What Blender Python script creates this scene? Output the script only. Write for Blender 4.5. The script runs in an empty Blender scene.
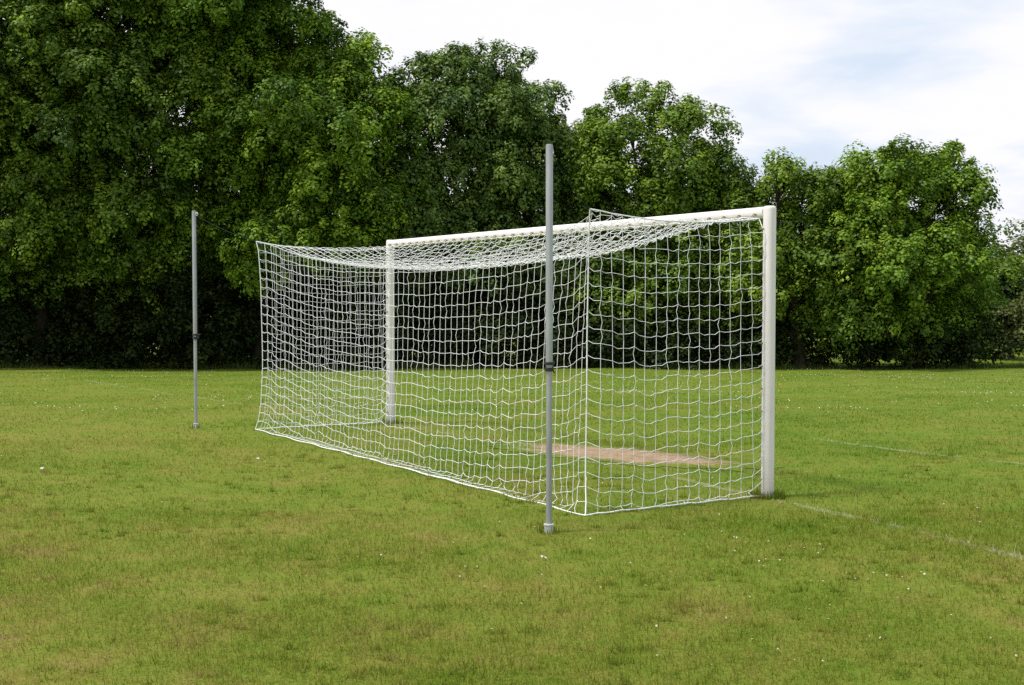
import bpy, math
import numpy as np
from math import radians, sin, cos, pi
from mathutils import Vector

R = np.random.RandomState
scene = bpy.context.scene
col = scene.collection

# ---------------------------------------------------------------- camera
F_PX, PITCH, CAM_H = 1213.7, 0.03727, 1.762
cam_data = bpy.data.cameras.new('camera')
cam = bpy.data.objects.new('camera', cam_data)
col.objects.link(cam)
cam.location = (0, 0, CAM_H)
cam.rotation_euler = (pi / 2 - PITCH, 0, 0)
cam_data.sensor_width = 36
cam_data.lens = 36 * F_PX / 1024
cam_data.clip_start = 0.1
cam_data.clip_end = 5000
scene.camera = cam
HOR = 297.3


def at(px, py, Y):
    """survey helper: a sighted direction at a real distance Y -> metres"""
    return np.array([(px - 512) * Y / F_PX, Y, CAM_H - (py - HOR) * Y / F_PX])


# ---------------------------------------------------------------- helpers
def tag(o, label=None, cat=None, group=None, kind=None):
    if label: o['label'] = label
    if cat: o['category'] = cat
    if group: o['group'] = group
    if kind: o['kind'] = kind
    return o


def empty(name, loc=(0, 0, 0)):
    o = bpy.data.objects.new(name, None)
    o.empty_display_size = 0.2
    o.location = loc
    col.objects.link(o)
    return o


def mesh_obj(name, V, faces_n, F, mat, parent=None, tint=None, smooth=False, offset=None):
    """V (n,3); F flat int array of faces that all have faces_n corners"""
    V = np.asarray(V, dtype=np.float32)
    if offset is not None:
        V = V - np.asarray(offset, dtype=np.float32)
    F = np.asarray(F, dtype=np.int32).ravel()
    me = bpy.data.meshes.new(name)
    nf = len(F) // faces_n
    me.vertices.add(len(V)); me.vertices.foreach_set('co', V.ravel())
    me.loops.add(len(F)); me.loops.foreach_set('vertex_index', F)
    me.polygons.add(nf)
    me.polygons.foreach_set('loop_start', np.arange(nf, dtype=np.int32) * faces_n)
    if smooth:
        me.polygons.foreach_set('use_smooth', np.ones(nf, dtype=bool))
    if tint is not None:
        a = me.attributes.new('tint', 'FLOAT', 'FACE')
        a.data.foreach_set('value', np.asarray(tint, dtype=np.float32))
    me.update(calc_edges=True)
    me.validate()
    me.materials.append(mat)
    o = bpy.data.objects.new(name, me)
    col.objects.link(o)
    if parent is not None:
        o.parent = parent
    return o


class MB:
    """collects quads / triangles into one mesh"""
    def __init__(self):
        self.v = []; self.f = []; self.m = []; self.n = 0

    def add(self, V, faces, mi=0):
        self.v.extend([tuple(map(float, p)) for p in V])
        self.f.extend([tuple(int(i) + self.n for i in f) for f in faces])
        self.m.extend([mi] * len(faces))
        self.n += len(V)

    def tube(self, pts, rad, seg=8, cap=True, mi=0):
        pts = [np.asarray(p, float) for p in pts]
        n = len(pts)
        if np.isscalar(rad): rad = [rad] * n
        V = []; prev = None
        for i in range(n):
            d = pts[min(i + 1, n - 1)] - pts[max(i - 1, 0)]
            d = d / (np.linalg.norm(d) + 1e-9)
            if prev is None:
                ref = np.array([1., 0, 0]) if abs(d[0]) < .8 else np.array([0, 1., 0])
                a = np.cross(d, ref)
            else:
                a = prev - d * (prev @ d)
            a = a / (np.linalg.norm(a) + 1e-9); prev = a
            b = np.cross(d, a)
            for k in range(seg):
                t = 2 * pi * k / seg
                V.append(pts[i] + rad[i] * (cos(t) * a + sin(t) * b))
        Fs = []
        for i in range(n - 1):
            for k in range(seg):
                k2 = (k + 1) % seg
                Fs.append((i * seg + k, i * seg + k2, (i + 1) * seg + k2, (i + 1) * seg + k))
        if cap:
            Fs.append(tuple(range(seg - 1, -1, -1)))
            Fs.append(tuple((n - 1) * seg + k for k in range(seg)))
        self.add(V, Fs, mi)

    def lathe(self, c, prof, seg=20, mi=0):
        """prof list of (r, z) about a vertical axis through c"""
        V = []
        for r, z in prof:
            for k in range(seg):
                t = 2 * pi * k / seg
                V.append((c[0] + r * cos(t), c[1] + r * sin(t), c[2] + z))
        Fs = []
        for i in range(len(prof) - 1):
            for k in range(seg):
                k2 = (k + 1) % seg
                Fs.append((i * seg + k, i * seg + k2, (i + 1) * seg + k2, (i + 1) * seg + k))
        Fs.append(tuple(range(seg - 1, -1, -1)))
        Fs.append(tuple((len(prof) - 1) * seg + k for k in range(seg)))
        self.add(V, Fs, mi)

    def box(self, c, ax, half, mi=0):
        c = np.asarray(c, float); V = []
        for sx in (-1, 1):
            for sy in (-1, 1):
                for sz in (-1, 1):
                    V.append(c + ax[0] * half[0] * sx + ax[1] * half[1] * sy + ax[2] * half[2] * sz)
        self.add(V, [(0, 1, 3, 2), (4, 6, 7, 5), (0, 4, 5, 1), (2, 3, 7, 6), (0, 2, 6, 4), (1, 5, 7, 3)], mi)

    def build(self, name, mats, parent=None, smooth=True, origin=None, angle=40):
        me = bpy.data.meshes.new(name)
        V = np.array(self.v)
        if origin is not None: V = V - np.asarray(origin)
        me.from_pydata(V.tolist(), [], self.f)
        if not isinstance(mats, (list, tuple)): mats = [mats]
        for m in mats: me.materials.append(m)
        me.polygons.foreach_set('material_index', np.array(self.m, dtype=np.int32))
        if smooth:
            me.polygons.foreach_set('use_smooth', np.ones(len(self.f), dtype=bool))
            me.update()
            me.set_sharp_from_angle(angle=radians(angle))
        me.update()
        o = bpy.data.objects.new(name, me)
        col.objects.link(o)
        if origin is not None and parent is None: o.location = origin
        if parent is not None: o.parent = parent
        return o


# ---------------------------------------------------------------- materials
class NT:
    def __init__(self, tree): self.t = tree; self.n = tree.nodes; self.l = tree.links
    def new(self, typ, **kw):
        nd = self.n.new(typ)
        for k, v in kw.items():
            if k == 'inp':
                for kk, vv in v.items(): nd.inputs[kk].default_value = vv
            else: setattr(nd, k, v)
        return nd
    def link(self, a, b): self.l.new(a, b)
    def math(self, op, a, b=None, clamp=False):
        nd = self.new('ShaderNodeMath', operation=op, use_clamp=clamp)
        for i, x in enumerate((a, b)):
            if x is None: continue
            if isinstance(x, (int, float)): nd.inputs[i].default_value = x
            else: self.link(x, nd.inputs[i])
        return nd.outputs[0]
    def ramp(self, fac, stops, interp='LINEAR'):
        nd = self.new('ShaderNodeValToRGB')
        cr = nd.color_ramp; cr.interpolation = interp
        while len(cr.elements) < len(stops): cr.elements.new(0.5)
        for e, (p, c) in zip(cr.elements, stops):
            e.position = p
            e.color = (c, c, c, 1) if isinstance(c, (int, float)) else (*c, 1)
        self.link(fac, nd.inputs[0])
        return nd.outputs[0]
    def noise(self, vec, scale, detail=3, rough=.55, dist=0.):
        nd = self.new('ShaderNodeTexNoise', inp={'Scale': scale, 'Detail': detail, 'Roughness': rough, 'Distortion': dist})
        self.link(vec, nd.inputs['Vector'])
        return nd.outputs['Fac']
    def mix(self, fac, a, b, mode='MIX'):
        nd = self.new('ShaderNodeMix', data_type='RGBA', blend_type=mode)
        for i, x in ((0, fac), (6, a), (7, b)):
            if isinstance(x, (int, float)): nd.inputs[i].default_value = x
            elif isinstance(x, tuple): nd.inputs[i].default_value = (*x, 1)
            else: self.link(x, nd.inputs[i])
        return nd.outputs[2]


def material(name):
    m = bpy.data.materials.new(name); m.use_nodes = True
    nt = NT(m.node_tree); nt.n.clear()
    out = nt.new('ShaderNodeOutputMaterial')
    return m, nt, out


def principled(nt, out, color, rough=.6, metal=0., spec=.5, bump=None, bump_d=.002, bump_s=.4):
    p = nt.new('ShaderNodeBsdfPrincipled', inp={'Metallic': metal, 'Specular IOR Level': spec})
    if isinstance(color, tuple): p.inputs['Base Color'].default_value = (*color, 1)
    else: nt.link(color, p.inputs['Base Color'])
    if isinstance(rough, (int, float)): p.inputs['Roughness'].default_value = rough
    else: nt.link(rough, p.inputs['Roughness'])
    if bump is not None:
        b = nt.new('ShaderNodeBump', inp={'Strength': bump_s, 'Distance': bump_d})
        nt.link(bump, b.inputs['Height']); nt.link(b.outputs[0], p.inputs['Normal'])
    nt.link(p.outputs[0], out.inputs['Surface'])
    return p


def world_pos(nt):
    return nt.new('ShaderNodeNewGeometry').outputs['Position']


# goal geometry in plan: t runs along the goal line from the near post, n out into the pitch
P0 = np.array([2.2558, 10.658]); GA = 0.56034
U = np.array([-sin(GA), cos(GA)]); W = np.array([cos(GA), sin(GA)])


def G(t, n, z=0.):
    p = P0 + U * t + W * n
    return np.array([p[0], p[1], z])


def softplus(x, k=1.2):
    return np.where(x * k > 30, x, np.log1p(np.exp(np.clip(x * k, -60, 30))) / k)


def H(x, y):
    """ground height: flat round the goal, falling gently away to the trees"""
    x = np.asarray(x, float); y = np.asarray(y, float)
    base = -0.0335 * softplus(y - 17.8) + 0.0335 * softplus(y - 46.)
    w = np.clip((y - 17) / 14, 0, 1)
    bump = (.012 * np.sin(.9 * x + .5 * y + 1) + .010 * np.sin(1.7 * x - 1.1 * y) + .03 * w * np.sin(.31 * x + .17 * y))
    return base + bump


def Hs(x, y): return float(H(x, y))


# turf colour: shared by the soil sheet and by the blades (lush, mid, yellow and dry patches)
def turf_color(nt, tintsock=None):
    pos = world_pos(nt)
    mp = nt.new('ShaderNodeMapping'); nt.link(pos, mp.inputs['Vector'])
    mp.inputs['Scale'].default_value = (1, 1, 0)
    v = mp.outputs[0]
    n1 = nt.noise(v, .42, 3, .6, .3)
    n2 = nt.noise(v, 2.1, 4, .6, .2)
    n3 = nt.noise(v, 9, 3, .6)
    sep = nt.new('ShaderNodeSeparateXYZ'); nt.link(pos, sep.inputs[0])
    x, y = sep.outputs[0], sep.outputs[1]
    # behind the goal the sward is thinner and drier; the pitch side is better kept
    nn = nt.math('ADD', nt.math('MULTIPLY', nt.math('SUBTRACT', x, float(P0[0])), float(W[0])),
                 nt.math('MULTIPLY', nt.math('SUBTRACT', y, float(P0[1])), float(W[1])))
    keep = nt.ramp(nt.math('ADD', nt.math('MULTIPLY', nn, .07), .62), [(0, .084), (.50, .05), (.72, .0), (1, .0)])
    d = nt.math('ADD', nt.math('MULTIPLY', n1, .38), nt.math('MULTIPLY', n2, .38))
    d = nt.math('ADD', d, nt.math('MULTIPLY', n3, .24))
    d = nt.math('ADD', d, keep)
    if tintsock is not None:
        d = nt.math('ADD', d, nt.math('MULTIPLY', nt.math('SUBTRACT', tintsock, .5), .26))
    d = nt.math('SUBTRACT', d, .028)
    c = nt.ramp(d, [(.30, (.058, .112, .008)), (.43, (.103, .160, .015)), (.54, (.144, .176, .024)),
                    (.62, (.180, .176, .034)), (.71, (.225, .182, .068)), (.85, (.24, .17, .09))])
    return c, pos, d


def make_turf():
    m, nt, out = material('turf_soil')
    c, pos, d = turf_color(nt)
    n4 = nt.noise(pos, 60, 4, .7)
    n5 = nt.noise(pos, 190, 2, .7)
    sp = nt.math('ADD', nt.math('MULTIPLY', n4, .6), nt.math('MULTIPLY', n5, .4))
    c2 = nt.mix(1., c, nt.ramp(sp, [(.32, .62), (.5, 1.0), (.68, 1.4)]), 'MULTIPLY')
    principled(nt, out, c2, .95, 0, .1, sp, .02, .6)
    return m


def make_blade():
    m, nt, out = material('grass_blade')
    a = nt.new('ShaderNodeAttribute', attribute_name='tint')
    c, pos, d = turf_color(nt, a.outputs['Fac'])
    br = nt.ramp(a.outputs['Fac'], [(0, .88), (.5, 1.2), (.9, 1.42), (1, 1.55)])
    c = nt.mix(1., c, br, 'MULTIPLY')
    # values above 1 are blades wearing old line paint
    paint = nt.math('GREATER_THAN', a.outputs['Fac'], 1.5)
    c = nt.mix(paint, c, (.50, .49, .33))
    df = nt.new('ShaderNodeBsdfDiffuse'); tr = nt.new('ShaderNodeBsdfTranslucent')
    nt.link(c, df.inputs['Color']); nt.link(c, tr.inputs['Color'])
    mx = nt.new('ShaderNodeMixShader', inp={0: .35})
    nt.link(df.outputs[0], mx.inputs[1]); nt.link(tr.outputs[0], mx.inputs[2])
    nt.link(mx.outputs[0], out.inputs['Surface'])
    return m


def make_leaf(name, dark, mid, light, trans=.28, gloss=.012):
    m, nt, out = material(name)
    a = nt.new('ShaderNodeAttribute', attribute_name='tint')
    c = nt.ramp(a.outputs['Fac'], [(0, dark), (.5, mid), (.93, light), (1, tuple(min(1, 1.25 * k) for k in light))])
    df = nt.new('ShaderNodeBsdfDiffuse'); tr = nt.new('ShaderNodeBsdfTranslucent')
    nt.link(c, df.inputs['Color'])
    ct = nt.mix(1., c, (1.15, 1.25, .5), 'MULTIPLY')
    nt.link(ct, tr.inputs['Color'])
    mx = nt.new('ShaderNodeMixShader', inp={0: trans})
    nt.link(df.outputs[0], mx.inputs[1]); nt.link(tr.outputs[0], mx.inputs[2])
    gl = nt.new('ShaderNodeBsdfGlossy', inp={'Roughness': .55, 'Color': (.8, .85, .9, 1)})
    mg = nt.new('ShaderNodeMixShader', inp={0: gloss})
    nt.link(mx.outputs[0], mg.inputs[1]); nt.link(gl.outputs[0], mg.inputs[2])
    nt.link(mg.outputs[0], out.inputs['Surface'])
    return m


def make_simple(name, color, rough=.6, metal=0., spec=.5, nscale=None, namt=.2, stretch=None):
    m, nt, out = material(name)
    if nscale:
        tc = nt.new('ShaderNodeTexCoord').outputs['Object']
        if stretch:
            mp = nt.new('ShaderNodeMapping'); mp.inputs['Scale'].default_value = stretch
            nt.link(tc, mp.inputs['Vector']); tc = mp.outputs[0]
        n = nt.noise(tc, nscale, 4, .6)
        c = nt.mix(1., color, nt.ramp(n, [(.3, 1 - namt), (.7, 1 + namt * .3)]), 'MULTIPLY')
        principled(nt, out, c, rough, metal, spec, n, .002, .15)
    else:
        principled(nt, out, color, rough, metal, spec)
    return m


def make_post_paint():
    m, nt, out = material('white_post_paint')
    pos = world_pos(nt)
    n = nt.noise(pos, 6, 5, .65)
    mp = nt.new('ShaderNodeMapping'); mp.inputs['Scale'].default_value = (40, 40, 1.5)
    nt.link(pos, mp.inputs['Vector'])
    n2 = nt.noise(mp.outputs[0], 1, 4, .6)
    c = nt.mix(nt.ramp(n, [(.45, 0.), (.75, .35)]), (.76, .73, .735), (.66, .61, .55))
    c = nt.mix(nt.ramp(n2, [(.58, 0.), (.78, .30)]), c, (.50, .45, .37))
    sp = nt.new('ShaderNodeSeparateXYZ'); nt.link(pos, sp.inputs[0])
    low = nt.math('MULTIPLY', nt.ramp(sp.outputs[2], [(.02, .8), (.35, 0.)]), n)
    c = nt.mix(low, c, (.40, .37, .24))
    principled(nt, out, c, .42, 0, .45, n, .002, .08)
    return m


def make_paint_line():
    m, nt, out = material('worn_line_paint')
    pos = world_pos(nt)
    n = nt.noise(pos, 9, 5, .7); n2 = nt.noise(pos, 1.3, 2, .5)
    f = nt.math('ADD', nt.math('MULTIPLY', n, .65), nt.math('MULTIPLY', n2, .35))
    f = nt.ramp(f, [(.44, .0), (.68, .36)])
    df = nt.new('ShaderNodeBsdfDiffuse'); df.inputs['Color'].default_value = (.50, .49, .35, 1)
    tr = nt.new('ShaderNodeBsdfTransparent')
    mx = nt.new('ShaderNodeMixShader')
    nt.link(f, mx.inputs[0]); nt.link(tr.outputs[0], mx.inputs[1]); nt.link(df.outputs[0], mx.inputs[2])
    nt.link(mx.outputs[0], out.inputs['Surface'])
    return m


def make_dirt():
    m, nt, out = material('bare_earth')
    pos = world_pos(nt)
    n = nt.noise(pos, 7, 6, .7); n2 = nt.noise(pos, 55, 4, .7)
    c = nt.ramp(n, [(.3, (.21, .145, .085)), (.5, (.30, .215, .140)), (.7, (.38, .285, .195))])
    c = nt.mix(1., c, nt.ramp(n2, [(.3, .7), (.7, 1.25)]), 'MULTIPLY')
    a = nt.new('ShaderNodeAttribute', attribute_name='tint').outputs['Fac']
    n3 = nt.noise(pos, 14, 5, .75)
    e = nt.math('ADD', a, nt.math('MULTIPLY', nt.math('SUBTRACT', n3, .5), 1.5))
    tc_, _, _ = turf_color(nt)
    c = nt.mix(nt.ramp(e, [(.90, 0.), (1.12, 1.)]), c, tc_)
    principled(nt, out, c, .95, 0, .1, n2, .01, .6)
    return m


M = {}
M['turf'] = make_turf(); M['blade'] = make_blade(); M['paint'] = make_post_paint()
M['line'] = make_paint_line(); M['dirt'] = make_dirt()
M['cord'] = make_simple('white_net_cord', (.82, .83, .87), .75, 0, .3)
M['galv'] = make_simple('galvanised_steel', (.42, .44, .46), .5, .55, .5, 9, .3, (1, 1, .25))
M['collar'] = make_simple('bright_collar_metal', (.62, .63, .64), .45, .3, .5, 20, .2)
M['black'] = make_simple('black_rubber', (.018, .018, .02), .6, 0, .4)
M['green_cord'] = make_simple('dark_green_cord', (.012, .035, .028), .8, 0, .2)
M['hook'] = make_simple('brown_net_clip', (.26, .20, .13), .55, 0, .4)
M['bark'] = make_simple('bark', (.045, .037, .027), .95, 0, .1, 5, .5, (3, 3, .6))
M['petal'] = make_simple('daisy_petal', (.80, .80, .78), .7, 0, .2)
M['eye'] = make_simple('daisy_eye', (.60, .42, .03), .8, 0, .2)
M['scrap'] = make_simple('white_paper', (.78, .79, .78), .8, 0, .2, 30, .15)
M['leaf_maple'] = make_leaf('leaf_deep_green', (.030, .070, .005), (.104, .196, .009), (.245, .362, .021), .22, .02)
M['leaf_left'] = make_leaf('leaf_dark_green', (.028, .060, .006), (.086, .154, .010), (.200, .294, .023), .20, .02)
M['leaf_blue'] = make_leaf('leaf_cool_green', (.032, .068, .010), (.090, .158, .023), (.204, .284, .048), .20, .025)
M['leaf_oak'] = make_leaf('leaf_oak_green', (.036, .076, .007), (.112, .194, .012), (.250, .350, .028), .22, .02)
M['leaf_under_shade'] = make_leaf('leaf_undergrowth_shade', (.008, .016, .003), (.016, .031, .006), (.034, .055, .009), .12, .008)  # near-black leaf colour carries the shade beneath the trees
M['leaf_pale'] = make_leaf('leaf_pale_green', (.055, .085, .028), (.100, .140, .048), (.160, .205, .085))
M['leaf_brown'] = make_leaf('leaf_brownish', (.045, .058, .018), (.092, .112, .034), (.150, .180, .058))
M['verge'] = make_leaf('verge_blade', (.040, .065, .012), (.075, .12, .020), (.13, .18, .035))

# ---------------------------------------------------------------- ground sheet
xs = np.unique(np.concatenate([np.linspace(-900, -60, 15), np.linspace(-60, -16, 40), np.arange(-16, 16.01, .4),
                               np.linspace(16, 60, 40), np.linspace(60, 900, 15)]))
ys = np.unique(np.concatenate([np.linspace(-120, -4, 14), np.arange(-4, 24.01, .4), np.linspace(24, 80, 70), np.linspace(80, 2500, 25)]))
XX, YY = np.meshgrid(xs, ys)
ZZ = H(XX, YY)
nx, ny = len(xs), len(ys)
idx = np.arange(nx * ny).reshape(ny, nx)
Fq = np.stack([idx[:-1, :-1], idx[:-1, 1:], idx[1:, 1:], idx[1:, :-1]], -1).reshape(-1)
g = mesh_obj('ground', np.stack([XX, YY, ZZ], -1).reshape(-1, 3), 4, Fq, M['turf'], smooth=True)
tag(g, kind='structure')

# earth patch in the goal mouth, irregular outline
rng = R(5)


def dirt_rad(th):
    return 1 + .10 * np.sin(2 * th + 1) + .07 * np.sin(5 * th) + .06 * np.sin(9 * th + 2) + .05 * np.sin(17 * th) + .04 * np.sin(31 * th + 1)


DT, DN, DA, DB = 2.98, .61, 1.22, .58


def dirt_d(x, y):
    q = np.stack([x - P0[0], y - P0[1]], -1)
    t = q @ U; n = q @ W
    a = (t - DT) / DA; b = (n - DN + .30 * (t - DT)) / DB
    return np.hypot(a, b) / dirt_rad(np.arctan2(b, a))


K = 220; rings = np.linspace(0, 1.3, 30)
th = np.arange(K) * 2 * pi / K
V = []
for r_ in rings:
    t = DT + DA * r_ * dirt_rad(th) * np.cos(th)
    n = DN - .30 * (t - DT) + DB * r_ * dirt_rad(th) * np.sin(th)
    p = P0 + np.outer(t, U) + np.outer(n, W)
    V.append(np.c_[p, H(p[:, 0], p[:, 1]) + .005])
V = np.concatenate(V)
ii = np.arange(len(rings) * K).reshape(len(rings), K)
Fq = np.stack([ii[:-1], ii[1:], np.roll(ii[1:], -1, 1), np.roll(ii[:-1], -1, 1)], -1).reshape(-1)
tag(mesh_obj('worn_earth', V, 4, Fq, M['dirt'], smooth=True, tint=np.repeat((rings[:-1] + rings[1:]) / 2, K)), kind='structure')


# painted lines, as strips that follow the ground
def ray_ground(px, py):
    dx = (px - 512) / F_PX; dy = (342.5 - py) / F_PX
    c, s = cos(PITCH), sin(PITCH)
    d = np.array([dx, c + dy * s, -s + dy * c]); lo, hi = 1., 300.
    for _ in range(60):
        m = (lo + hi) / 2
        if CAM_H + m * d[2] > Hs(m * d[0], m * d[1]): lo = m
        else: hi = m
    return lo * d[:2]


def strip(name, pts, w=.10):
    pts = np.array(pts); P = []
    for a, b in zip(pts[:-1], pts[1:]):
        n = max(2, int(np.linalg.norm(b - a) / .3))
        P.extend(a + (b - a) * k / n for k in range(n))
    P.append(pts[-1]); P = np.array(P)
    d = np.gradient(P, axis=0); d /= np.linalg.norm(d, axis=1)[:, None]
    nrm = np.c_[-d[:, 1], d[:, 0]]
    Lf = P + nrm * w / 2; Rt = P - nrm * w / 2
    V = np.concatenate([np.c_[Lf, H(Lf[:, 0], Lf[:, 1]) + .006], np.c_[Rt, H(Rt[:, 0], Rt[:, 1]) + .006]])
    n = len(P); i = np.arange(n - 1)
    Fq = np.stack([i, i + n, i + n + 1, i + 1], -1).reshape(-1)
    tag(mesh_obj(name, V, 4, Fq, M['line']), kind='structure')
    return P


a0 = ray_ground(777, 501); a1 = ray_ground(1017, 557)
LINES = [strip('goal_line', [G(7.3, -.05)[:2], G(.15, -.05)[:2]]),
         strip('goal_line', [a0, a1, a1 + (a1 - a0) * 2.5]),
         strip('goal_line', [G(7.6, -.1)[:2], ray_ground(255, 406), ray_ground(155, 391.5), ray_ground(85, 380)]),
         strip('goal_area_line', [ray_ground(815, 439), ray_ground(1020, 464), ray_ground(1020, 464) + (ray_ground(1020, 464) - ray_ground(815, 439))])]

# ---------------------------------------------------------------- goal frame
ZAX = np.array([0, 0, 1.]); U3 = np.array([*U, 0]); W3 = np.array([*W, 0])


def bar(mb, a, b, e1, e2, r=.053, seg=28, p=2.5, round_end=0):
    """bar of rounded-square section from a to b; e1,e2 section axes"""
    a = np.asarray(a, float); b = np.asarray(b, float)
    L = np.linalg.norm(b - a); d = (b - a) / L
    stations = [(0, 1.)]
    stations += [(L * k / 10, 1.) for k in range(1, 10)]
    if round_end:
        stations += [(L - .03, 1.), (L - .015, .97), (L - .005, .88), (L, .70)]
    else:
        stations += [(L, 1.)]
    V = []; n = len(stations)
    for s, sc in stations:
        for k in range(seg):
            th = 2 * pi * k / seg; c_, s_ = cos(th), sin(th)
            rr = r * sc / (abs(c_) ** p + abs(s_) ** p) ** (1 / p)
            V.append(a + d * s + rr * (c_ * e1 + s_ * e2))
    Fs = [(i * seg + k, i * seg + (k + 1) % seg, (i + 1) * seg + (k + 1) % seg, (i + 1) * seg + k)
          for i in range(n - 1) for k in range(seg)]
    Fs.append(tuple(range(seg - 1, -1, -1))); Fs.append(tuple((n - 1) * seg + k for k in range(seg)))
    mb.add(V, Fs)


goal = empty('football_goal', G(3.72, 0, 0))
tag(goal, 'white football goal of two posts and a crossbar', 'goal')
GO = goal.location
for t in (0., 7.44):
    mb = MB(); bar(mb, G(t, 0, -.12), G(t, 0, 2.56), U3, W3, round_end=1)
    mb.build('post', M['paint'], goal, origin=GO, angle=50)
mb = MB(); bar(mb, G(.045, 0, 2.506), G(7.395, 0, 2.506), W3, ZAX, r=.0505)
mb.build('crossbar', M['paint'], goal, origin=GO, angle=50)


def hook_mesh():
    mb = MB()
    mb.box((0, 0, 0), (np.array([1., 0, 0]), np.array([0, 1., 0]), ZAX), (.006, .010, .008))
    pts = [(0, -.01 - .022 * sin(k * pi / 7), -.006 + .014 * cos(k * pi / 7) * (1 if k < 7 else 1)) for k in range(8)]
    mb.tube(pts, .0035, 6)
    return mb


h0 = None
hook_spots = []
for k in range(37):
    hook_spots.append((.12 + k * .2, -.056, 2.488, 0))
for t in (0., 7.44):
    for k in range(12):
        hook_spots.append((t + (.02 if t == 0 else -.02), -.058, .16 + k * .2, 1))
for (t, n, z, vert) in hook_spots:
    if h0 is None:
        h0 = hook_mesh().build('net_hook', M['hook'], goal); o = h0
    else:
        o = h0.copy(); col.objects.link(o); o.parent = goal
    o.location = Vector(G(t, n, z)) - GO
    o.rotation_euler = (0, pi / 2 * vert, GA - pi / 2)

# ---------------------------------------------------------------- goal net: hang it with a little cloth solve
NTc, NDc, NHc, CELL = 63, 16, 21, .1185
CN = G(.05, -1.90, 2.465); CF = G(7.57, -1.90, 2.50)
rng = R(11)
S = NDc + NHc                       # strip: crossbar -> rear edge -> ground
nid = np.arange((NTc + 1) * (S + 1)).reshape(NTc + 1, S + 1)
nmain = nid.size
side_id = np.zeros((2, NDc + 1, NHc + 1), dtype=int)
cnt = nmain
for s_ in range(2):
    i = 0 if s_ == 0 else NTc
    for j in range(NDc + 1):
        for k in range(NHc + 1):
            if k == 0: side_id[s_, j, k] = nid[i, j]
            elif j == NDc: side_id[s_, j, k] = nid[i, NDc + k]
            else: side_id[s_, j, k] = cnt; cnt += 1
X = np.zeros((cnt, 3)); inv = np.ones(cnt)
for i in range(NTc + 1):
    f = i / NTc
    A = G(.07 + 7.30 * f, -.060, 2.474 - .012 * abs(sin(i * pi / 2)))
    B = CN * (1 - f) + CF * f
    Cc = G(.06 + 7.51 * f, -1.93 - .02 * sin(i * .9), .012)
    for s_ in range(S + 1):
        if s_ <= NDc: X[nid[i, s_]] = A + (B - A) * s_ / NDc
        else: X[nid[i, s_]] = B + (Cc - B) * (s_ - NDc) / NHc
    inv[nid[i, 0]] = 0; inv[nid[i, S]] = 0
inv[nid[0, NDc]] = 0; inv[nid[NTc, NDc]] = 0
for s_ in range(2):
    t0 = .0 if s_ == 0 else 7.44
    for k in range(NHc + 1):
        top = X[side_id[s_, 0, 0]]
        A = G(t0, -.063, 2.44 * (1 - k / NHc) + .03 * k / NHc) if k else top
        B = X[side_id[s_, NDc, k]]
        for j in range(NDc + 1):
            if k == 0 or j == NDc: continue
            p = A + (B - A) * j / NDc
            if k == NHc:
                p[2] = .012 + .012 * abs(sin(j * 1.1)); inv[side_id[s_, j, k]] = 0
            X[side_id[s_, j, k]] = p
            if j == 0: inv[side_id[s_, j, k]] = 0
# near/far top corners of the crossbar lacing hang in a loop off the last hook
for i in (0, NTc): X[nid[i, 0]][2] -= .02


def edges_par(grid, axis):
    g0 = np.moveaxis(grid, axis, 0)
    ev = np.stack([g0[0:-1:2].ravel(), g0[1::2][:len(g0[0:-1:2])].ravel()], 1)
    g1 = g0[1:]
    od = np.stack([g1[0:-1:2].ravel(), g1[1::2][:len(g1[0:-1:2])].ravel()], 1)
    return [ev, od]


passes = edges_par(nid, 0) + edges_par(nid, 1)
sid2 = side_id
for ax in (1, 2):
    for s_ in (0, 1):
        passes += edges_par(sid2[s_], ax - 1)
# drop duplicates (the top row and rear seam of the sides belong to the main strip already)
seen = set(); P2 = []
for e in passes:
    keep = []
    for a, b in e:
        key = (min(a, b), max(a, b))
        if key in seen: continue
        seen.add(key); keep.append((a, b))
    if keep: P2.append(np.array(keep))
passes = []; ei = -1
for e in P2:
    ei += 1
    rest = np.full(len(e), .1194 if ei < 2 else CELL)
    if ei in (2, 3):
        col_ = e.min(1) // (S + 1); edge_ = np.minimum(col_, NTc - col_)
        dep = (e.min(1) % (S + 1)) < NDc
        rest[dep] = (.106 - .002 * np.clip(1 - edge_ / 6, 0, 1))[dep]
    rest *= (1 + rng.uniform(-.05, .05, len(e)))
    wa, wb = inv[e[:, 0]], inv[e[:, 1]]
    ws = wa + wb; ok = ws > 0
    passes.append((e[ok], rest[ok], (wa / np.maximum(ws, 1e-9))[ok][:, None], (wb / np.maximum(ws, 1e-9))[ok][:, None]))
all_e = np.concatenate([np.array(e) for e in P2])
Xp = X.copy(); X0 = X.copy()
free = inv > 0
X[free] += rng.normal(0, .01, (free.sum(), 3))
# the bolt ropes hardly stretch: cap each node's distance from the two fixed ends of its rope
def rope_caps(ids, length):
    ids = np.asarray(ids); n = len(ids) - 1; k = np.arange(n + 1)
    return [(ids[1:-1], ids[0], (k * length / n)[1:-1]), (ids[1:-1], ids[-1], ((n - k) * length / n)[1:-1])]


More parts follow.
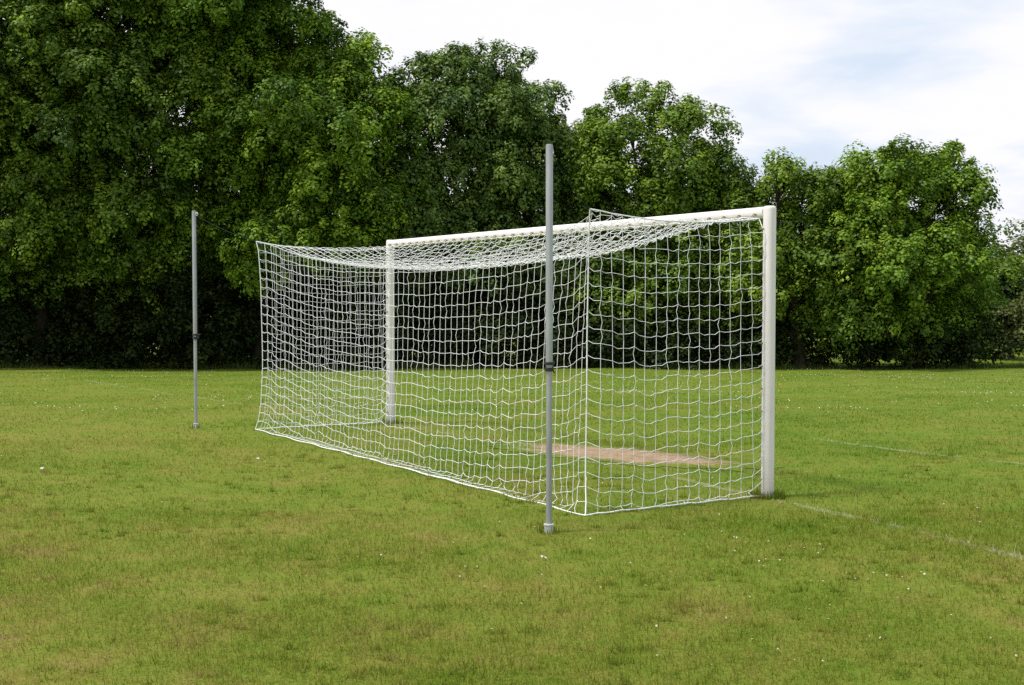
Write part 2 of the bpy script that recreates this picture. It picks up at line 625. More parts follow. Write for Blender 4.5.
CAPS = rope_caps(nid[:, NDc], np.linalg.norm(X[nid[0, NDc]] - X[nid[NTc, NDc]]) * 1.0055)
for i in (0, NTc):
    CAPS += rope_caps(nid[i, :NDc + 1], np.linalg.norm(X[nid[i, 0]] - X[nid[i, NDc]]) * 1.004)
gdt = np.array([0, 0, -.00045])
for step in range(260):
    vel = (X - Xp) * (.97 if step < 190 else .80)
    Xp = X.copy()
    X[free] += vel[free] + gdt
    for it in range(18):
        for e, rest, ra, rb in passes:
            a = e[:, 0]; b = e[:, 1]
            d = X[b] - X[a]; L = np.sqrt((d * d).sum(1))
            c = np.maximum(L - rest, 0) / np.maximum(L, 1e-9)
            d *= c[:, None]
            X[a] += d * ra; X[b] -= d * rb
        for ids, anchor, lim in CAPS:
            d = X[ids] - X[anchor]; L = np.sqrt((d * d).sum(1))
            X[ids] = X[anchor] + d * np.minimum(1, lim / np.maximum(L, 1e-9))[:, None]
    np.maximum(X[:, 2], .012, out=X[:, 2])

net = empty('goal_net', G(3.72, -1., 0))
tag(net, 'white cord box net with square mesh hanging behind the goal frame', 'goal net')
NO = np.array(net.location)
rng = R(3)


def cords(name, E, rad=.0023):
    """square-section cords, two straight pieces per mesh side with the droop of its slack"""
    p = X[E[:, 0]]; q = X[E[:, 1]]
    d = q - p; L = np.sqrt((d * d).sum(1)) + 1e-9
    slack = np.sqrt(np.maximum(CELL ** 2 - L ** 2, 0) * 3 / 8) * .75
    dn = d / L[:, None]
    dirv = np.tile(np.array([0, 0, -1.]), (len(E), 1)) + rng.normal(0, .35, (len(E), 3))
    dirv -= dn * (dirv * dn).sum(1)[:, None]
    dirv /= np.linalg.norm(dirv, axis=1)[:, None] + 1e-9
    m = (p + q) / 2 + dirv * np.minimum(slack, .035)[:, None]
    m[:, 2] = np.maximum(m[:, 2], .008)
    Vs = []; Fs = []; base = 0
    for a, b in ((p, m), (m, q)):
        dd = b - a; dd /= np.linalg.norm(dd, axis=1)[:, None] + 1e-9
        ref = np.where(np.abs(dd[:, 2:3]) < .8, np.array([[0, 0, 1.]]), np.array([[1., 0, 0]]))
        s1 = np.cross(dd, ref); s1 /= np.linalg.norm(s1, axis=1)[:, None]
        s2 = np.cross(dd, s1)
        ring = []
        for end in (a, b):
            for k in range(5):
                t = 2 * pi * k / 5
                ring.append(end + rad * (cos(t) * s1 + sin(t) * s2))
        Vs.append(np.stack(ring, 1).reshape(-1, 3))
        o = base + np.arange(len(E)) * 10
        for k in range(5):
            k2 = (k + 1) % 5
            Fs.append(np.stack([o + k, o + k2, o + 5 + k2, o + 5 + k], 1))
        base += len(E) * 10
    # knots
    nodes = np.unique(E); kr = rad * 1.75
    octv = np.array([(1, 0, 0), (-1, 0, 0), (0, 1, 0), (0, -1, 0), (0, 0, 1), (0, 0, -1.)]) * kr
    kv = (X[nodes][:, None, :] + octv[None]).reshape(-1, 3)
    o = base + np.arange(len(nodes)) * 6
    for f in ((0, 2, 4), (2, 1, 4), (1, 3, 4), (3, 0, 4), (2, 0, 5), (1, 2, 5), (3, 1, 5), (0, 3, 5)):
        Fs.append(np.stack([o + f[0], o + f[1], o + f[2], o + f[2]], 1))
    Vs.append(kv)
    V = np.concatenate(Vs) - NO; F = np.concatenate(Fs)
    tri = F[:, 2] == F[:, 3]
    me = bpy.data.meshes.new(name)
    me.from_pydata(V.tolist(), [], [tuple(f) for f in F[~tri].tolist()] + [tuple(f[:3]) for f in F[tri].tolist()])
    me.materials.append(M['cord'])
    me.polygons.foreach_set('use_smooth', np.ones(len(me.polygons), dtype=bool))
    ob = bpy.data.objects.new(name, me); col.objects.link(ob); ob.parent = net
    return ob


def grid_edges(g, rows=True, cols=True):
    out = []
    out.append(np.stack([g[:-1].ravel(), g[1:].ravel()], 1))
    out.append(np.stack([g[:, :-1].ravel(), g[:, 1:].ravel()], 1))
    return np.concatenate(out)


cords('top_netting', grid_edges(nid[:, :NDc + 1]))
E = grid_edges(nid[:, NDc:]);
E = E[~((np.isin(E[:, 0], nid[:, NDc])) & (np.isin(E[:, 1], nid[:, NDc])))]
cords('rear_netting', E)
for s_ in range(2):
    E = grid_edges(side_id[s_])
    top = side_id[s_][:, 0]; rear = side_id[s_][NDc]
    E = E[~(np.isin(E[:, 0], top) & np.isin(E[:, 1], top)) & ~(np.isin(E[:, 0], rear) & np.isin(E[:, 1], rear))]
    cords('side_netting', E)


def rope(ids, rad=.0055, name='edge_rope'):
    mb = MB(); mb.tube([X[i] - NO for i in ids], rad, 7)
    return mb.build(name, M['cord'], net)


for s_, i in ((0, 0), (1, NTc)):
    rope(nid[i, NDc:])                                   # rear corner seam
    rope(nid[i, :NDc + 1])                               # top edge of the side
    rope(side_id[s_][:, NHc])                            # hem of the side
    rope(side_id[s_][0, :], .004)                        # lacing down the post
rope(nid[:, S])                                          # rear hem
rope(nid[:, 0], .004)                                    # lacing along the crossbar

# ---------------------------------------------------------------- net poles
def pole(t, n, up, corner, label):
    b = G(t, n); b[2] = Hs(b[0], b[1])
    r = empty('net_pole', b)
    tag(r, label, 'net pole', 'poles that hold up the net corners')
    mb = MB(); mb.lathe((0, 0, 0), [(.036, -.1), (.036, .054), (.0395, .056), (.0395, .066), (.034, .068), (.027, .069)], 24)
    mb.build('ground_socket', M['collar'], r)
    mb = MB(); mb.lathe((0, 0, 0), [(.0225, .03), (.0225, 1.34)], 20)
    mb.build('lower_tube', M['galv'], r)
    mb = MB(); mb.lathe((0, 0, 0), [(.0262, 1.25), (.0268, 1.26), (.0268, 2.885 + up), (.024, 2.90 + up), (.012, 2.903 + up)], 20)
    mb.build('upper_tube', M['galv'], r)
    d = (corner - np.array(b)); dh = np.array([d[0], d[1], 0]); dh /= np.linalg.norm(dh)
    sd = np.array([-dh[1], dh[0], 0])
    # clamp with screw lever where the tubes meet
    mb = MB()
    mb.lathe((0, 0, 1.215), [(.031, 0), (.036, .003), (.036, .024), (.031, .027)], 20)
    mb.lathe((0, 0, 1.262), [(.033, 0), (.039, .003), (.039, .020), (.033, .023)], 20)
    mb.box(dh * .047 + np.array([0, 0, 1.25]), (dh, sd, ZAX), (.012, .009, .03))
    mb.tube([dh * .05 + np.array([0, 0, 1.272]), dh * .085 + np.array([0, 0, 1.276])], .006, 8)
    mb.tube([sd * .03 + np.array([0, 0, 1.20]) + dh * .02, sd * .036 + np.array([0, 0, 1.26]) + dh * .03,
             dh * .05 + np.array([0, 0, 1.225]), -sd * .036 + np.array([0, 0, 1.20]) + dh * .02], .005, 6)
    mb.build('clamp', M['black'], r)
    # eye and little block at the top
    mb = MB()
    eye = dh * .045 + np.array([0, 0, 2.855 + up])
    ring = [eye + .020 * (cos(k * pi / 6) * dh + sin(k * pi / 6) * ZAX) for k in range(13)]
    mb.tube(ring, .005, 6, cap=False)
    mb.box(dh * .032 + np.array([0, 0, 2.868 + up]), (dh, sd, ZAX), (.012, .008, .012))
    mb.build('top_eye', M['collar'], r)
    top = eye - ZAX * .018
    mb = MB()
    c = corner - np.array(b)
    pts = []
    for k in range(15):
        f = k / 14
        p = top + (c - top) * f; p[2] -= .035 * 4 * f * (1 - f); pts.append(p)
    mb.tube(pts, .0038, 5)
    mb.tube([top, dh * .045 + np.array([0, 0, 2.2]), dh * .044 + np.array([0, 0, 1.5]), dh * .047 + np.array([0, 0, 1.27])], .003, 5)
    mb.build('tension_cord', M['green_cord'], r)
    return r


pole(-.304, -2.526, 0., CN, 'tall galvanised steel pole close to the camera, in front of the near net corner')
pole(8.38, -2.475, .045, CF, 'thin grey net pole standing alone left of the far net corner')


# ---------------------------------------------------------------- foliage
def leaf_quads(C, Nrm, size, asp, rng):
    """kites centred at C facing Nrm, random roll, slight fold"""
    n = len(C)
    t = rng.normal(0, 1, (n, 3)); t -= Nrm * (t * Nrm).sum(1)[:, None]
    t /= np.linalg.norm(t, axis=1)[:, None] + 1e-9
    b = np.cross(Nrm, t)
    s = (size * rng.uniform(.65, 1.3, n))[:, None]
    V = np.stack([C - t * s * .5, C + b * s * asp * .5 + t * s * .05 - Nrm * s * .07, C + t * s * .5 - Nrm * s * .10, C - b * s * asp * .5 + t * s * .05 - Nrm * s * .07], 1)
    return V.reshape(-1, 3)


def unit(a): return a / (np.linalg.norm(a, axis=-1, keepdims=True) + 1e-9)


def foliage(lobes, rng, dens, tufts, per, rc, leaf, asp=.66, inner=.25, low=.55, zmin=None):
    """lobes (n,6): centre and radii. Leaf clumps over the lobes' outer shells, a few inside."""
    lobes = np.array(lobes, float)
    Cs = []; Ns = []
    for li, (cx, cy, cz, rx, ry, rz) in enumerate(lobes):
        ar = 4 * pi * (((rx * ry) ** 1.6 + (rx * rz) ** 1.6 + (ry * rz) ** 1.6) / 3) ** (1 / 1.6)
        n = int(ar * dens)
        d = unit(rng.normal(0, 1, (n, 3)))
        rad = 1 + rng.normal(0, .17, n) + .02
        ins = rng.uniform(0, 1, n) < inner
        rad[ins] = rng.uniform(.35, .85, ins.sum())
        # bumpy boughs: slow noise over direction
        ph = rng.uniform(0, 6.28, 6)
        rad *= 1 + .10 * np.sin(3.1 * d[:, 0] * 2 + ph[0]) * np.sin(2.7 * d[:, 2] * 2 + ph[1]) + .08 * np.sin(6 * d[:, 1] + ph[2] + 5 * d[:, 2])
        P = np.array([cx, cy, cz]) + d * rad[:, None] * np.array([rx, ry, rz])
        keep = (d[:, 2] > -.25) | (rng.uniform(0, 1, n) < low)
        for lj, l2 in enumerate(lobes):
            if lj == li: continue
            q = np.linalg.norm((P - l2[:3]) / l2[3:], axis=1)
            keep &= (q > .72) | (rng.uniform(0, 1, n) < .10)
        if zmin is not None: keep &= P[:, 2] > zmin
        Cs.append(P[keep]); Ns.append(d[keep])
    C = np.concatenate(Cs); D = np.concatenate(Ns)
    n = len(C)
    r = rc * rng.uniform(.6, 1.4, n)
    ctint = rng.normal(0, .12, n)
    # bough -> tufts -> leaves
    k = np.maximum(2, np.round(tufts * (r / rc) ** 1.6)).astype(int)
    rep = np.repeat(np.arange(n), k); m = len(rep)
    dd = unit(rng.normal(0, 1, (m, 3)) + np.array([0, 0, .85]) + D[rep] * .65)
    T = C[rep] + dd * (r[rep] * rng.uniform(.5, 1.10, m))[:, None] * np.array([1.05, 1.05, .88])
    tr_ = leaf * rng.uniform(1.7, 3.4, m)
    tt = ctint[rep] + rng.normal(0, .13, m)
    k2 = np.maximum(3, rng.poisson(per, m))
    rp2 = np.repeat(np.arange(m), k2); q = len(rp2)
    d2 = unit(rng.normal(0, 1, (q, 3)) + np.array([0, 0, .5]) + dd[rp2] * .4)
    L = T[rp2] + d2 * (tr_[rp2] * rng.uniform(.15, 1, q) ** .45)[:, None] * np.array([.95, .95, 1.05])
    Nn = unit(d2 * .85 + dd[rp2] * .30 + np.array([0, 0, .40]) + rng.normal(0, .25, (q, 3)))
    V = leaf_quads(L, Nn, leaf, asp, rng)
    tint = np.clip(.5 + tt[rp2] + rng.normal(0, .12, q), 0, 1)
    return V, tint, C


def add_foliage(name, V, tint, mat, parent=None, off=None):
    F = np.arange(len(V), dtype=np.int32)
    return mesh_obj(name, V, 4, F, mat, parent, tint=tint, offset=off)


def tree(label, trunk_px, Y, lobes_px, mat, seed, trunk_r=.28, dens=.92, tufts=21, per=50, rc=1.02, leaf=.136, group=None, name='tree', low=.55, cat='tree', inner=.32, drop=0):
    rng = R(seed)
    bx = at(trunk_px, 0, Y)[0]; bz = Hs(bx, Y)
    base = np.array([bx, Y, bz])
    lob = []
    for l in lobes_px:
        px, py, rx, ry = l[:4]; py += drop if py < 200 else 0; dy = l[4] if len(l) > 4 else rng.uniform(-1.6, 1.2)
        c = at(px, py, Y); s = Y / F_PX
        a_, b_ = max(rx * s - .55, .45), max(ry * s - .55, .45)
        lob.append((c[0], Y + dy, c[2] - .05, a_, (a_ + b_) / 2, b_))
    r = empty(name, base)
    tag(r, label, cat, group)
    V, tint, C = foliage(lob, rng, dens, tufts, per, rc, leaf, low=low, inner=inner)
    add_foliage('crown', V, tint, mat, r, base)
    mb = MB()
    lob = np.array(lob)
    topz = lob[:, 2].max(); fork = bz + .30 * (topz - bz)
    lean = rng.uniform(-.3, .3, 2)
    spine = [(0, 0, -.2), (.02, 0, .5), (lean[0] * .4, lean[1] * .4, (fork - bz) * .6), (lean[0], lean[1], fork - bz), (lean[0] * 1.5, lean[1] * 1.5, (topz - bz) * .75)]
    mb.tube(spine, [trunk_r * 1.35, trunk_r, trunk_r * .85, trunk_r * .7, trunk_r * .18], 10)
    for l in lob:
        e = l[:3] - base
        s0 = np.array([lean[0] * .9, lean[1] * .9, min((fork - bz) * rng.uniform(.75, 1.5), max(e[2] - .6, .8))])
        mid = (s0 + e) / 2 + np.array([rng.uniform(-.3, .3), rng.uniform(-.3, .3), rng.uniform(.0, .5)])
        mb.tube([s0, mid, e], [trunk_r * .42, trunk_r * .26, .03], 7)
        for q in range(5):                                # twigs into the lobe
            u_ = unit(rng.normal(0, 1, 3) + np.array([0, 0, .4]))
            tip = e + u_ * l[3:] * .85
            mb.tube([mid * .35 + e * .65, (e + tip) / 2 + rng.normal(0, .12, 3), tip], [.055, .035, .012], 5, cap=False)
    mb.build('trunk', M['bark'], r)
    return r


tree('broad dark green tree filling the far left edge of the photo', 40, 46.2,
     [(20, 60, 95, 75), (110, 20, 85, 75), (-50, 150, 100, 90), (70, 140, 95, 75), (150, 95, 75, 70), (25, 240, 90, 60), (125, 225, 85, 62),
      (60, -70, 100, 80), (-80, 20, 90, 90), (160, 180, 60, 55)], M['leaf_left'], 21, .34)
tree('tallest leafy tree right of the thin far pole, its top cut by the frame', 262, 46.6,
     [(243, 0, 68, 66), (285, 60, 60, 56), (338, 98, 42, 46), (225, 90, 90, 70), (325, 140, 78, 65), (372, 165, 38, 52), (378, 112, 34, 44), (240, 170, 90, 60),
      (345, 205, 68, 50), (205, 235, 80, 50), (300, 245, 85, 45), (190, 20, 70, 60), (385, 215, 34, 40), (230, -70, 80, 70)], M['leaf_maple'], 22, .36)
tree('bluish dark green tree rising above the left half of the crossbar', 480, 48,
     [(445, 72, 38, 36), (500, 78, 44, 40), (535, 118, 38, 38), (475, 112, 55, 45), (428, 125, 40, 42), (518, 145, 45, 42), (470, 178, 72, 48), (440, 230, 55, 40),
      (530, 215, 55, 42), (490, 262, 90, 38), (415, 190, 35, 45)], M['leaf_blue'], 23, .28, drop=14)
tree('small dark tree squeezed behind the top of the tall near pole', 572, 50.5,
     [(565, 165, 34, 34), (590, 180, 30, 34), (575, 215, 45, 40), (560, 255, 50, 35), (600, 262, 40, 35)], M['leaf_left'], 24, .20)
tree('pointed oak tree standing behind the right half of the crossbar', 655, 48.5,
     [(630, 112, 36, 30), (680, 128, 36, 32), (612, 155, 34, 36), (660, 170, 52, 42), (714, 180, 34, 34), (608, 210, 44, 40), (700, 225, 52, 42),
      (650, 245, 66, 42), (735, 222, 26, 36), (650, 290, 85, 36)], M['leaf_oak'], 25, .27, drop=8)
tree('rounded oak tree directly behind the near goal post', 800, 46.5,
     [(772, 178, 26, 26), (815, 182, 38, 30), (790, 216, 46, 40), (842, 212, 40, 40), (800, 262, 58, 42), (768, 288, 40, 38), (845, 275, 46, 42),
      (745, 265, 30, 40), (785, 322, 58, 30), (838, 318, 40, 30)], M['leaf_oak'], 26, .24, drop=9)
tree('wide domed tree right of the near goal post, last big one of the row', 912, 46,
     [(880, 172, 34, 30), (925, 170, 40, 28), (958, 202, 38, 34), (905, 210, 56, 40), (868, 235, 44, 40), (952, 250, 46, 40), (984, 245, 22, 36),
      (908, 278, 60, 42), (940, 190, 34, 30), (972, 222, 28, 30), (962, 300, 40, 36), (862, 295, 40, 38), (905, 328, 60, 30), (962, 335, 40, 28), (868, 332, 36, 26)], M['leaf_maple'], 27, .27, drop=5)
tree('pale sparse tree far off at the right edge of the photo', 1035, 78,
     [(1030, 235, 26, 18), (1050, 250, 30, 22), (1018, 245, 12, 14), (1040, 275, 40, 22)], M['leaf_pale'], 28, .2, dens=.6, tufts=5, per=14, rc=.7, leaf=.22, inner=.1)
tree('rounded pale green bush under the sparse tree at the right edge', 1015, 66,
     [(1012, 300, 30, 30), (1045, 295, 40, 34), (1000, 330, 26, 28), (1030, 340, 40, 26)], M['leaf_pale'], 29, .1, dens=1.0, tufts=9, per=26, rc=.7, leaf=.2, name='bush', cat='bush')
tree('brownish straggly bush at the right end of the tree row', 1010, 52,
     [(1000, 325, 20, 26), (1022, 318, 22, 34), (990, 348, 22, 18), (1025, 350, 30, 18), (1050, 320, 30, 40)], M['leaf_brown'], 30, .07, dens=1.4, tufts=8, per=16, rc=.5, leaf=.17, name='bush', cat='bush')
tree('green hedge bush behind the brownish bush at the right edge', 1030, 60,
     [(1000, 290, 24, 24), (1035, 285, 36, 28), (1070, 290, 40, 34), (1010, 325, 30, 34)], M['leaf_oak'], 31, .1, dens=1.1, tufts=9, per=26, rc=.7, leaf=.2, name='bush', cat='bush')

# undergrowth beneath and behind the row: reads as one dark mass, shade put into the leaf colour
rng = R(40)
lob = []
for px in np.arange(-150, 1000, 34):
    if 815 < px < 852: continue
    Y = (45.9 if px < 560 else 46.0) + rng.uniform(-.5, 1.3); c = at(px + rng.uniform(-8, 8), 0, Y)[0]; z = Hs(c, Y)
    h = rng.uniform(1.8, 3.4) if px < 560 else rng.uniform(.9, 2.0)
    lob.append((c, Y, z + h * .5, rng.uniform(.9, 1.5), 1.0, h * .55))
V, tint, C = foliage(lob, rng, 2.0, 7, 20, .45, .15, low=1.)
tag(add_foliage('undergrowth', V, tint, M['leaf_under_shade']), 'tangled undergrowth below the row of trees, leaves coloured dark for shade', kind='stuff')
lob = []  # thicket added behind the row to block light from the back
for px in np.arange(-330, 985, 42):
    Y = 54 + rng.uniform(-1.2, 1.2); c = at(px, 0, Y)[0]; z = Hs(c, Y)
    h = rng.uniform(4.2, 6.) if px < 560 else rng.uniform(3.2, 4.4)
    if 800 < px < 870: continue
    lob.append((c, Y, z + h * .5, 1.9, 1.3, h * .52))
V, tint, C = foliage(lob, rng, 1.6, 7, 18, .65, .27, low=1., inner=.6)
tag(add_foliage('thicket', V, tint, M['leaf_under_shade']), 'dark-leaved thicket added behind the tree row to shut out back light', kind='stuff')
lob = []
for px in np.arange(-900, 1900, 40):
    Y = 190 + rng.uniform(-15, 15); c = at(px, 0, Y)[0]; z = Hs(c, Y)
    h = rng.uniform(5, 10)
    lob.append((c, Y, z + h * .5, 5, 3, h * .55))
V, tint, C = foliage(lob, rng, .16, 8, 8, 1.6, 1.0, low=1.)
tag(add_foliage('distant_wood', V, tint, M['leaf_brown']), 'distant wood seen through gaps below the trees', kind='stuff')


# ---------------------------------------------------------------- grass
def blades(x, y, h, w, tilt, tint, rng, z0=None):
    n = len(x)
    az = rng.uniform(0, 2 * pi, n); az2 = az + rng.normal(pi / 2, .5, n)
    z = H(x, y) if z0 is None else z0
    b = np.c_[x, y, z - .003]
    sd = np.c_[np.cos(az2), np.sin(az2), np.zeros(n)] * (w / 2)[:, None]
    tip = b + np.c_[np.cos(az) * np.sin(tilt), np.sin(az) * np.sin(tilt), np.cos(tilt)] * h[:, None]
    return np.stack([b - sd, b + sd, tip], 1).reshape(-1, 3)


def vnoise(x, y, s, seed):
    r = R(seed); g_ = r.uniform(0, 1, (64, 64))
    u_ = x * s + 1000; v_ = y * s + 1000
    i = np.floor(u_).astype(int); j = np.floor(v_).astype(int); fu = u_ - i; fv = v_ - j
    fu = fu * fu * (3 - 2 * fu); fv = fv * fv * (3 - 2 * fv)
    a = g_[i % 64, j % 64]; b = g_[(i + 1) % 64, j % 64]; c = g_[i % 64, (j + 1) % 64]; d = g_[(i + 1) % 64, (j + 1) % 64]
    return (a * (1 - fu) + b * fu) * (1 - fv) + (c * (1 - fu) + d * fu) * fv


rng = R(77)
Vs = []; Ts = []
for (y0, y1, den, hh, ww) in ((4.4, 7., 6800, .042, .0036), (7., 10., 4200, .042, .0046), (10., 15., 1700, .034, .0070), (15., 24., 700, .034, .011), (24., 46.5, 170, .036, .020)):
    mx = .44 * y1 + 1.2
    n = int((y1 - y0) * 2 * mx * den)
    y = rng.uniform(y0, y1, n); x = rng.uniform(-mx, mx, n)
    k = np.abs(x) < .44 * y + 1.2
    x, y = x[k], y[k]
    clump = .6 * vnoise(x, y, 1.1, 1) + .4 * vnoise(x, y, 5.5, 2)
    k = rng.uniform(0, 1, len(x)) < .45 + .75 * clump
    x, y, clump = x[k], y[k], clump[k]
    dd = dirt_d(x, y)
    k = rng.uniform(0, 1, len(x)) < np.clip((dd - .76 + .7 * (vnoise(x, y, 7., 21) - .5)) * 1.6, .02, 1)
    x, y, clump = x[k], y[k], clump[k]
    n = len(x)
    h = hh * rng.lognormal(0, .35, n) * (.6 + .8 * clump)
    tilt = np.clip(np.abs(rng.normal(.80 + .45 * np.clip((y - 9) / 14, 0, 1), .40, n)), .05, 1.5)
    w = ww * rng.uniform(.7, 1.3, n)
    tint = np.clip(rng.normal(.5, .2, n), 0, 1)
    dry = rng.uniform(0, 1, n) < .15
    tint[dry] = rng.uniform(.85, 1., dry.sum())
    # blades standing on the old lines keep flecks of white
    for P_ in LINES:
        pmin = np.full(n, 9.)
        box = (x > P_[:, 0].min() - .2) & (x < P_[:, 0].max() + .2) & (y > P_[:, 1].min() - .2) & (y < P_[:, 1].max() + .2)
        ii_ = np.where(box)[0]
        if not len(ii_): continue
        q = np.c_[x[ii_], y[ii_]]
        best = np.full(len(ii_), 9.)
        for a, b in zip(P_[:-1], P_[1:]):
            ab = b - a; tt = np.clip(((q - a) @ ab) / (ab @ ab), 0, 1)
            best = np.minimum(best, np.linalg.norm(q - a - tt[:, None] * ab, axis=1))
        wear = vnoise(q[:, 0], q[:, 1], 2.2, 8)
        on = (best + rng.normal(0, .025, len(best)) < .062) & (rng.uniform(0, 1, len(ii_)) < np.clip((wear - .28) * .9, .05, .38))
        tint[ii_[on]] = 2.
    Vs.append(blades(x, y, h, w, tilt, tint, rng)); Ts.append(tint)
# low tussocks and coarser grass in the near sward
nt_ = 1500
ty = 4.6 + 9.5 * rng.uniform(0, 1, nt_) ** 1.3; tx = rng.uniform(-1, 1, nt_) * (.44 * ty + 1.)
kk = vnoise(tx, ty, .9, 31) + rng.normal(0, .12, nt_) > .45
tx, ty = tx[kk], ty[kk]
kk = dirt_d(tx, ty) > 1.2
tx, ty = tx[kk], ty[kk]
per_ = 34; rp = np.repeat(np.arange(len(tx)), per_); nb = len(rp)
tr = rng.uniform(.02, .07, len(tx))[rp] * np.sqrt(rng.uniform(0, 1, nb)); ta = rng.uniform(0, 2 * pi, nb)
kind_ = np.where(rng.uniform(0, 1, len(tx)) < .6, rng.uniform(.25, .42, len(tx)), rng.uniform(.6, .9, len(tx)))
Vs.append(blades(tx[rp] + tr * np.cos(ta) * 1.5, ty[rp] + tr * np.sin(ta), rng.uniform(.03, .075, nb) * rng.uniform(.6, 1.1, len(tx))[rp], rng.uniform(.0035, .007, nb),
                 np.clip(np.abs(rng.normal(.75, .35, nb)), .05, 1.45), None, rng))
Ts.append(np.clip(kind_[rp] + rng.normal(0, .1, nb), 0, 1))
# uncut tufts where the mower cannot reach: round posts, sockets and along the hem
for (t, n_, rad, cnt_) in ((0, 0, .17, 420), (7.44, 0, .17, 200), (-.304, -2.526, .09, 60), (8.38, -2.475, .09, 50)):
    a = rng.uniform(0, 2 * pi, cnt_); r_ = rad * np.sqrt(rng.uniform(.1, 1, cnt_))
    p = G(t, n_)
    x = p[0] + r_ * np.cos(a); y = p[1] + r_ * np.sin(a)
    Vs.append(blades(x, y, rng.uniform(.04, .11, cnt_), np.full(cnt_, .007), np.abs(rng.normal(.3, .25, cnt_)), None, rng)); Ts.append(np.clip(rng.normal(.35, .15, cnt_), 0, 1))
V = np.concatenate(Vs); T = np.concatenate(Ts)
gr = mesh_obj('grass', V, 3, np.arange(len(V)), M['blade'], tint=T)
tag(gr, 'short mown grass with dry patches covering the field', 'grass', kind='stuff')
print('blades', len(T))

# uncut verge at the foot of the trees
n = 42000
px = rng.uniform(-200, 1150, n)
y = 46. + rng.normal(0, .45, n) + .9 * (vnoise(px, np.zeros(n), .013, 4) - .5)
x = (px - 512) * y / F_PX
hv = (.06 + .34 * vnoise(px, np.zeros(n), .035, 6) * vnoise(px, np.zeros(n), .011, 9)) * rng.lognormal(0, .4, n) * np.where(px > 900, 1.5, 1.0)
V = blades(x, y, np.minimum(hv, .6), rng.uniform(.008, .022, n), np.abs(rng.normal(.40, .3, n)), None, rng)
vg = mesh_obj('verge_grass', V, 3, np.arange(len(V)), M['verge'], tint=np.clip(rng.normal(.45, .2, n), 0, 1))
tag(vg, 'long uncut grass along the foot of the trees', 'grass', kind='stuff')

# ---------------------------------------------------------------- daisies
mb = MB(); PET = 9
for k in range(PET):
    a = 2 * pi * k / PET; da = .26
    mb.add([(.003 * cos(a), .003 * sin(a), 0), (.009 * cos(a - da), .009 * sin(a - da), .0012), (.0125 * cos(a), .0125 * sin(a), .002), (.009 * cos(a + da), .009 * sin(a + da), .0012)], [(0, 1, 2, 3)])
mb.lathe((0, 0, -.001), [(.0042, 0), (.0042, .002), (.0025, .0042)], 8, mi=1)
mb.tube([(0, 0, -.045), (.002, 0, -.02), (0, 0, -.0005)], .0011, 5, mi=2)
proto = mb.build('daisy', [M['petal'], M['eye'], M['verge']])
rng = R(90)
spots = []
cl = [(740, 555, 40, 14, 26), (860, 575, 60, 14, 30), (700, 530, 50, 12, 26), (800, 540, 60, 10, 14), (960, 520, 60, 25, 22), (620, 600, 200, 60, 34), (850, 630, 160, 45, 30),
      (450, 545, 200, 30, 18), (300, 455, 120, 20, 14), (560, 495, 150, 14, 16), (900, 470, 100, 20, 22), (690, 490, 60, 10, 16), (100, 470, 100, 40, 10), (850, 420, 120, 16, 22)]
for (cx, cy, sx, sy, n) in cl:
    for _ in range(n):
        px = cx + rng.normal(0, sx * .6); py = cy + rng.normal(0, sy * .6)
        if not (-10 < px < 1034 and 400 < py < 680): continue
        spots.append(ray_ground(px, py))
for i, p in enumerate(spots[:300]):
    o = proto if i == 0 else proto.copy()
    if i: col.objects.link(o)
    s = rng.uniform(.34, .64)
    o.location = (p[0], p[1], Hs(p[0], p[1]) + .030 * s)
    o.scale = (s, s, s)
    o.rotation_euler = (rng.normal(0, .35), rng.normal(0, .35), rng.uniform(0, 6.28))
    tag(o, 'tiny white daisy flower open in the short mown grass', 'daisy', 'daisies scattered over the near grass')
# beyond, drifts of daisies no longer told apart
n = 9000
y = rng.uniform(19, 45.5, n); px = rng.uniform(-100, 1130, n); x = (px - 512) * y / F_PX
f = .5 * vnoise(x, y * 2.2, .35, 12) + .5 * vnoise(x, y * 2.5, 1.3, 13)
k = rng.uniform(0, 1, n) < np.clip((f - .54) * 4, .012, 1)
x, y = x[k], y[k]; n = len(x)
C = np.c_[x, y, H(x, y) + .045]
Nn = unit(np.array([0, -.35, 1.]) + rng.normal(0, .3, (n, 3)))
V = leaf_quads(C, Nn, .017, .9, rng)
tag(mesh_obj('daisy_drift', V, 4, np.arange(len(V)), M['petal']), 'pale drifts of daisies over the far part of the field', 'daisies', kind='stuff')

# litter
for (px, py, s, lab) in ((543, 561, .018, 'torn white paper scrap on the grass below the tall near pole'),
                         (258, 461, .019, 'small white scrap on the grass below the far net corner'),
                         (42, 471, .020, 'crumpled white scrap on the grass near the left edge')):
    p = ray_ground(px, py); r2 = R(int(px)); nv = 9
    mb = MB(); top = [(0, 0, .014)]; ring = []
    for k in range(nv):
        a = 2 * pi * k / nv; rr = s * r2.uniform(.55, 1.2)
        ring.append((rr * cos(a) * 1.3, rr * sin(a) * .6, r2.uniform(-.004, .018)))
    V = top + ring + [(v[0] * .97, v[1] * .97, v[2] - .0025) for v in ring] + [(0, 0, .0115)]
    Fs = [(0, 1 + k, 1 + (k + 1) % nv) for k in range(nv)] + [(1 + k, 1 + nv + k, 1 + nv + (k + 1) % nv, 1 + (k + 1) % nv) for k in range(nv)]
    Fs += [(1 + 2 * nv, 1 + nv + (k + 1) % nv, 1 + nv + k) for k in range(nv)]
    mb.add(V, Fs)
    o = mb.build('paper_scrap', M['scrap'], smooth=False)
    o.location = (p[0], p[1], Hs(p[0], p[1]) + .022)
    tag(o, lab, 'litter', 'white scraps on the grass')

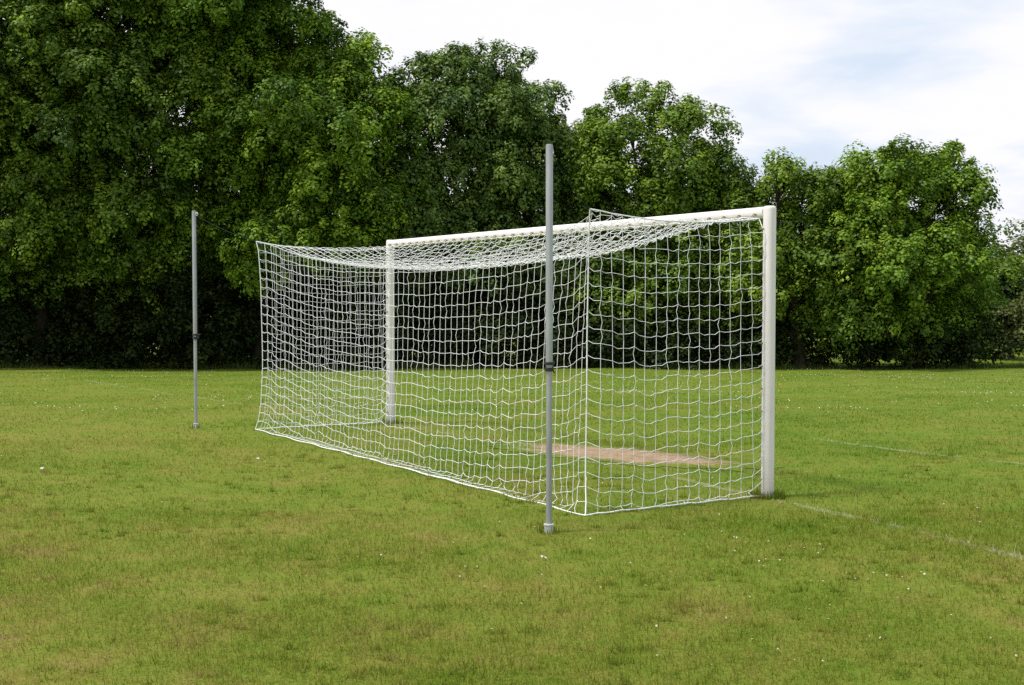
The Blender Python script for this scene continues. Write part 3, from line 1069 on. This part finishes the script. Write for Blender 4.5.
# ---------------------------------------------------------------- light and sky
SUN_EL, SUN_AZ = radians(63), radians(252)      # azimuth clockwise from +Y: over the left shoulder
sv = Vector((sin(SUN_AZ) * cos(SUN_EL), cos(SUN_AZ) * cos(SUN_EL), sin(SUN_EL)))
sd = bpy.data.lights.new('sun', 'SUN'); sd.energy = 3.6; sd.angle = radians(9); sd.color = (1, .965, .90)
so = bpy.data.objects.new('sun', sd); col.objects.link(so)
so.rotation_euler = (-sv).to_track_quat('-Z', 'Y').to_euler()
so.location = (0, 0, 40)

wd = bpy.data.worlds.new('World'); scene.world = wd; wd.use_nodes = True
nt = NT(wd.node_tree); nt.n.clear()
out = nt.new('ShaderNodeOutputWorld'); bg = nt.new('ShaderNodeBackground', inp={'Strength': .1})
sky = nt.new('ShaderNodeTexSky'); sky.sky_type = 'NISHITA'; sky.sun_disc = False
sky.sun_elevation = SUN_EL; sky.sun_rotation = SUN_AZ; sky.altitude = 50; sky.dust_density = 1.5
tc = nt.new('ShaderNodeTexCoord').outputs['Generated']
sp = nt.new('ShaderNodeSeparateXYZ'); nt.link(tc, sp.inputs[0])
zz = nt.math('ADD', nt.math('MAXIMUM', sp.outputs[2], 0), .16)
cb = nt.new('ShaderNodeCombineXYZ')
nt.link(nt.math('DIVIDE', sp.outputs[0], zz), cb.inputs[0]); nt.link(nt.math('DIVIDE', sp.outputs[1], zz), cb.inputs[1])
cl1 = nt.noise(cb.outputs[0], 1.05, 6, .55, .25)
cl2 = nt.noise(cb.outputs[0], .45, 3, .5)
cov = nt.math('ADD', nt.math('MULTIPLY', cl1, .65), nt.math('MULTIPLY', cl2, .35))
cov = nt.math('SUBTRACT', cov, nt.math('MULTIPLY', sp.outputs[0], .16))
mask = nt.ramp(cov, [(.34, .80), (.42, .92), (.50, 1.0)])
cloud = nt.ramp(cov, [(.38, (6.8, 7.7, 9.0)), (.475, (8.8, 8.8, 9.1))])
nt.link(nt.mix(mask, sky.outputs[0], cloud), bg.inputs['Color'])
nt.link(bg.outputs[0], out.inputs['Surface'])

scene.view_settings.view_transform = 'Standard'
scene.view_settings.look = 'None'
scene.view_settings.exposure = .18
scene.view_settings.gamma = 1
scene.view_settings.use_curve_mapping = False
scene.render.engine = 'CYCLES'
cy = scene.cycles
cy.max_bounces = 7; cy.diffuse_bounces = 4; cy.glossy_bounces = 2; cy.transmission_bounces = 4; cy.transparent_max_bounces = 6
cy.use_denoising = False
cy.caustics_reflective = False; cy.caustics_refractive = False
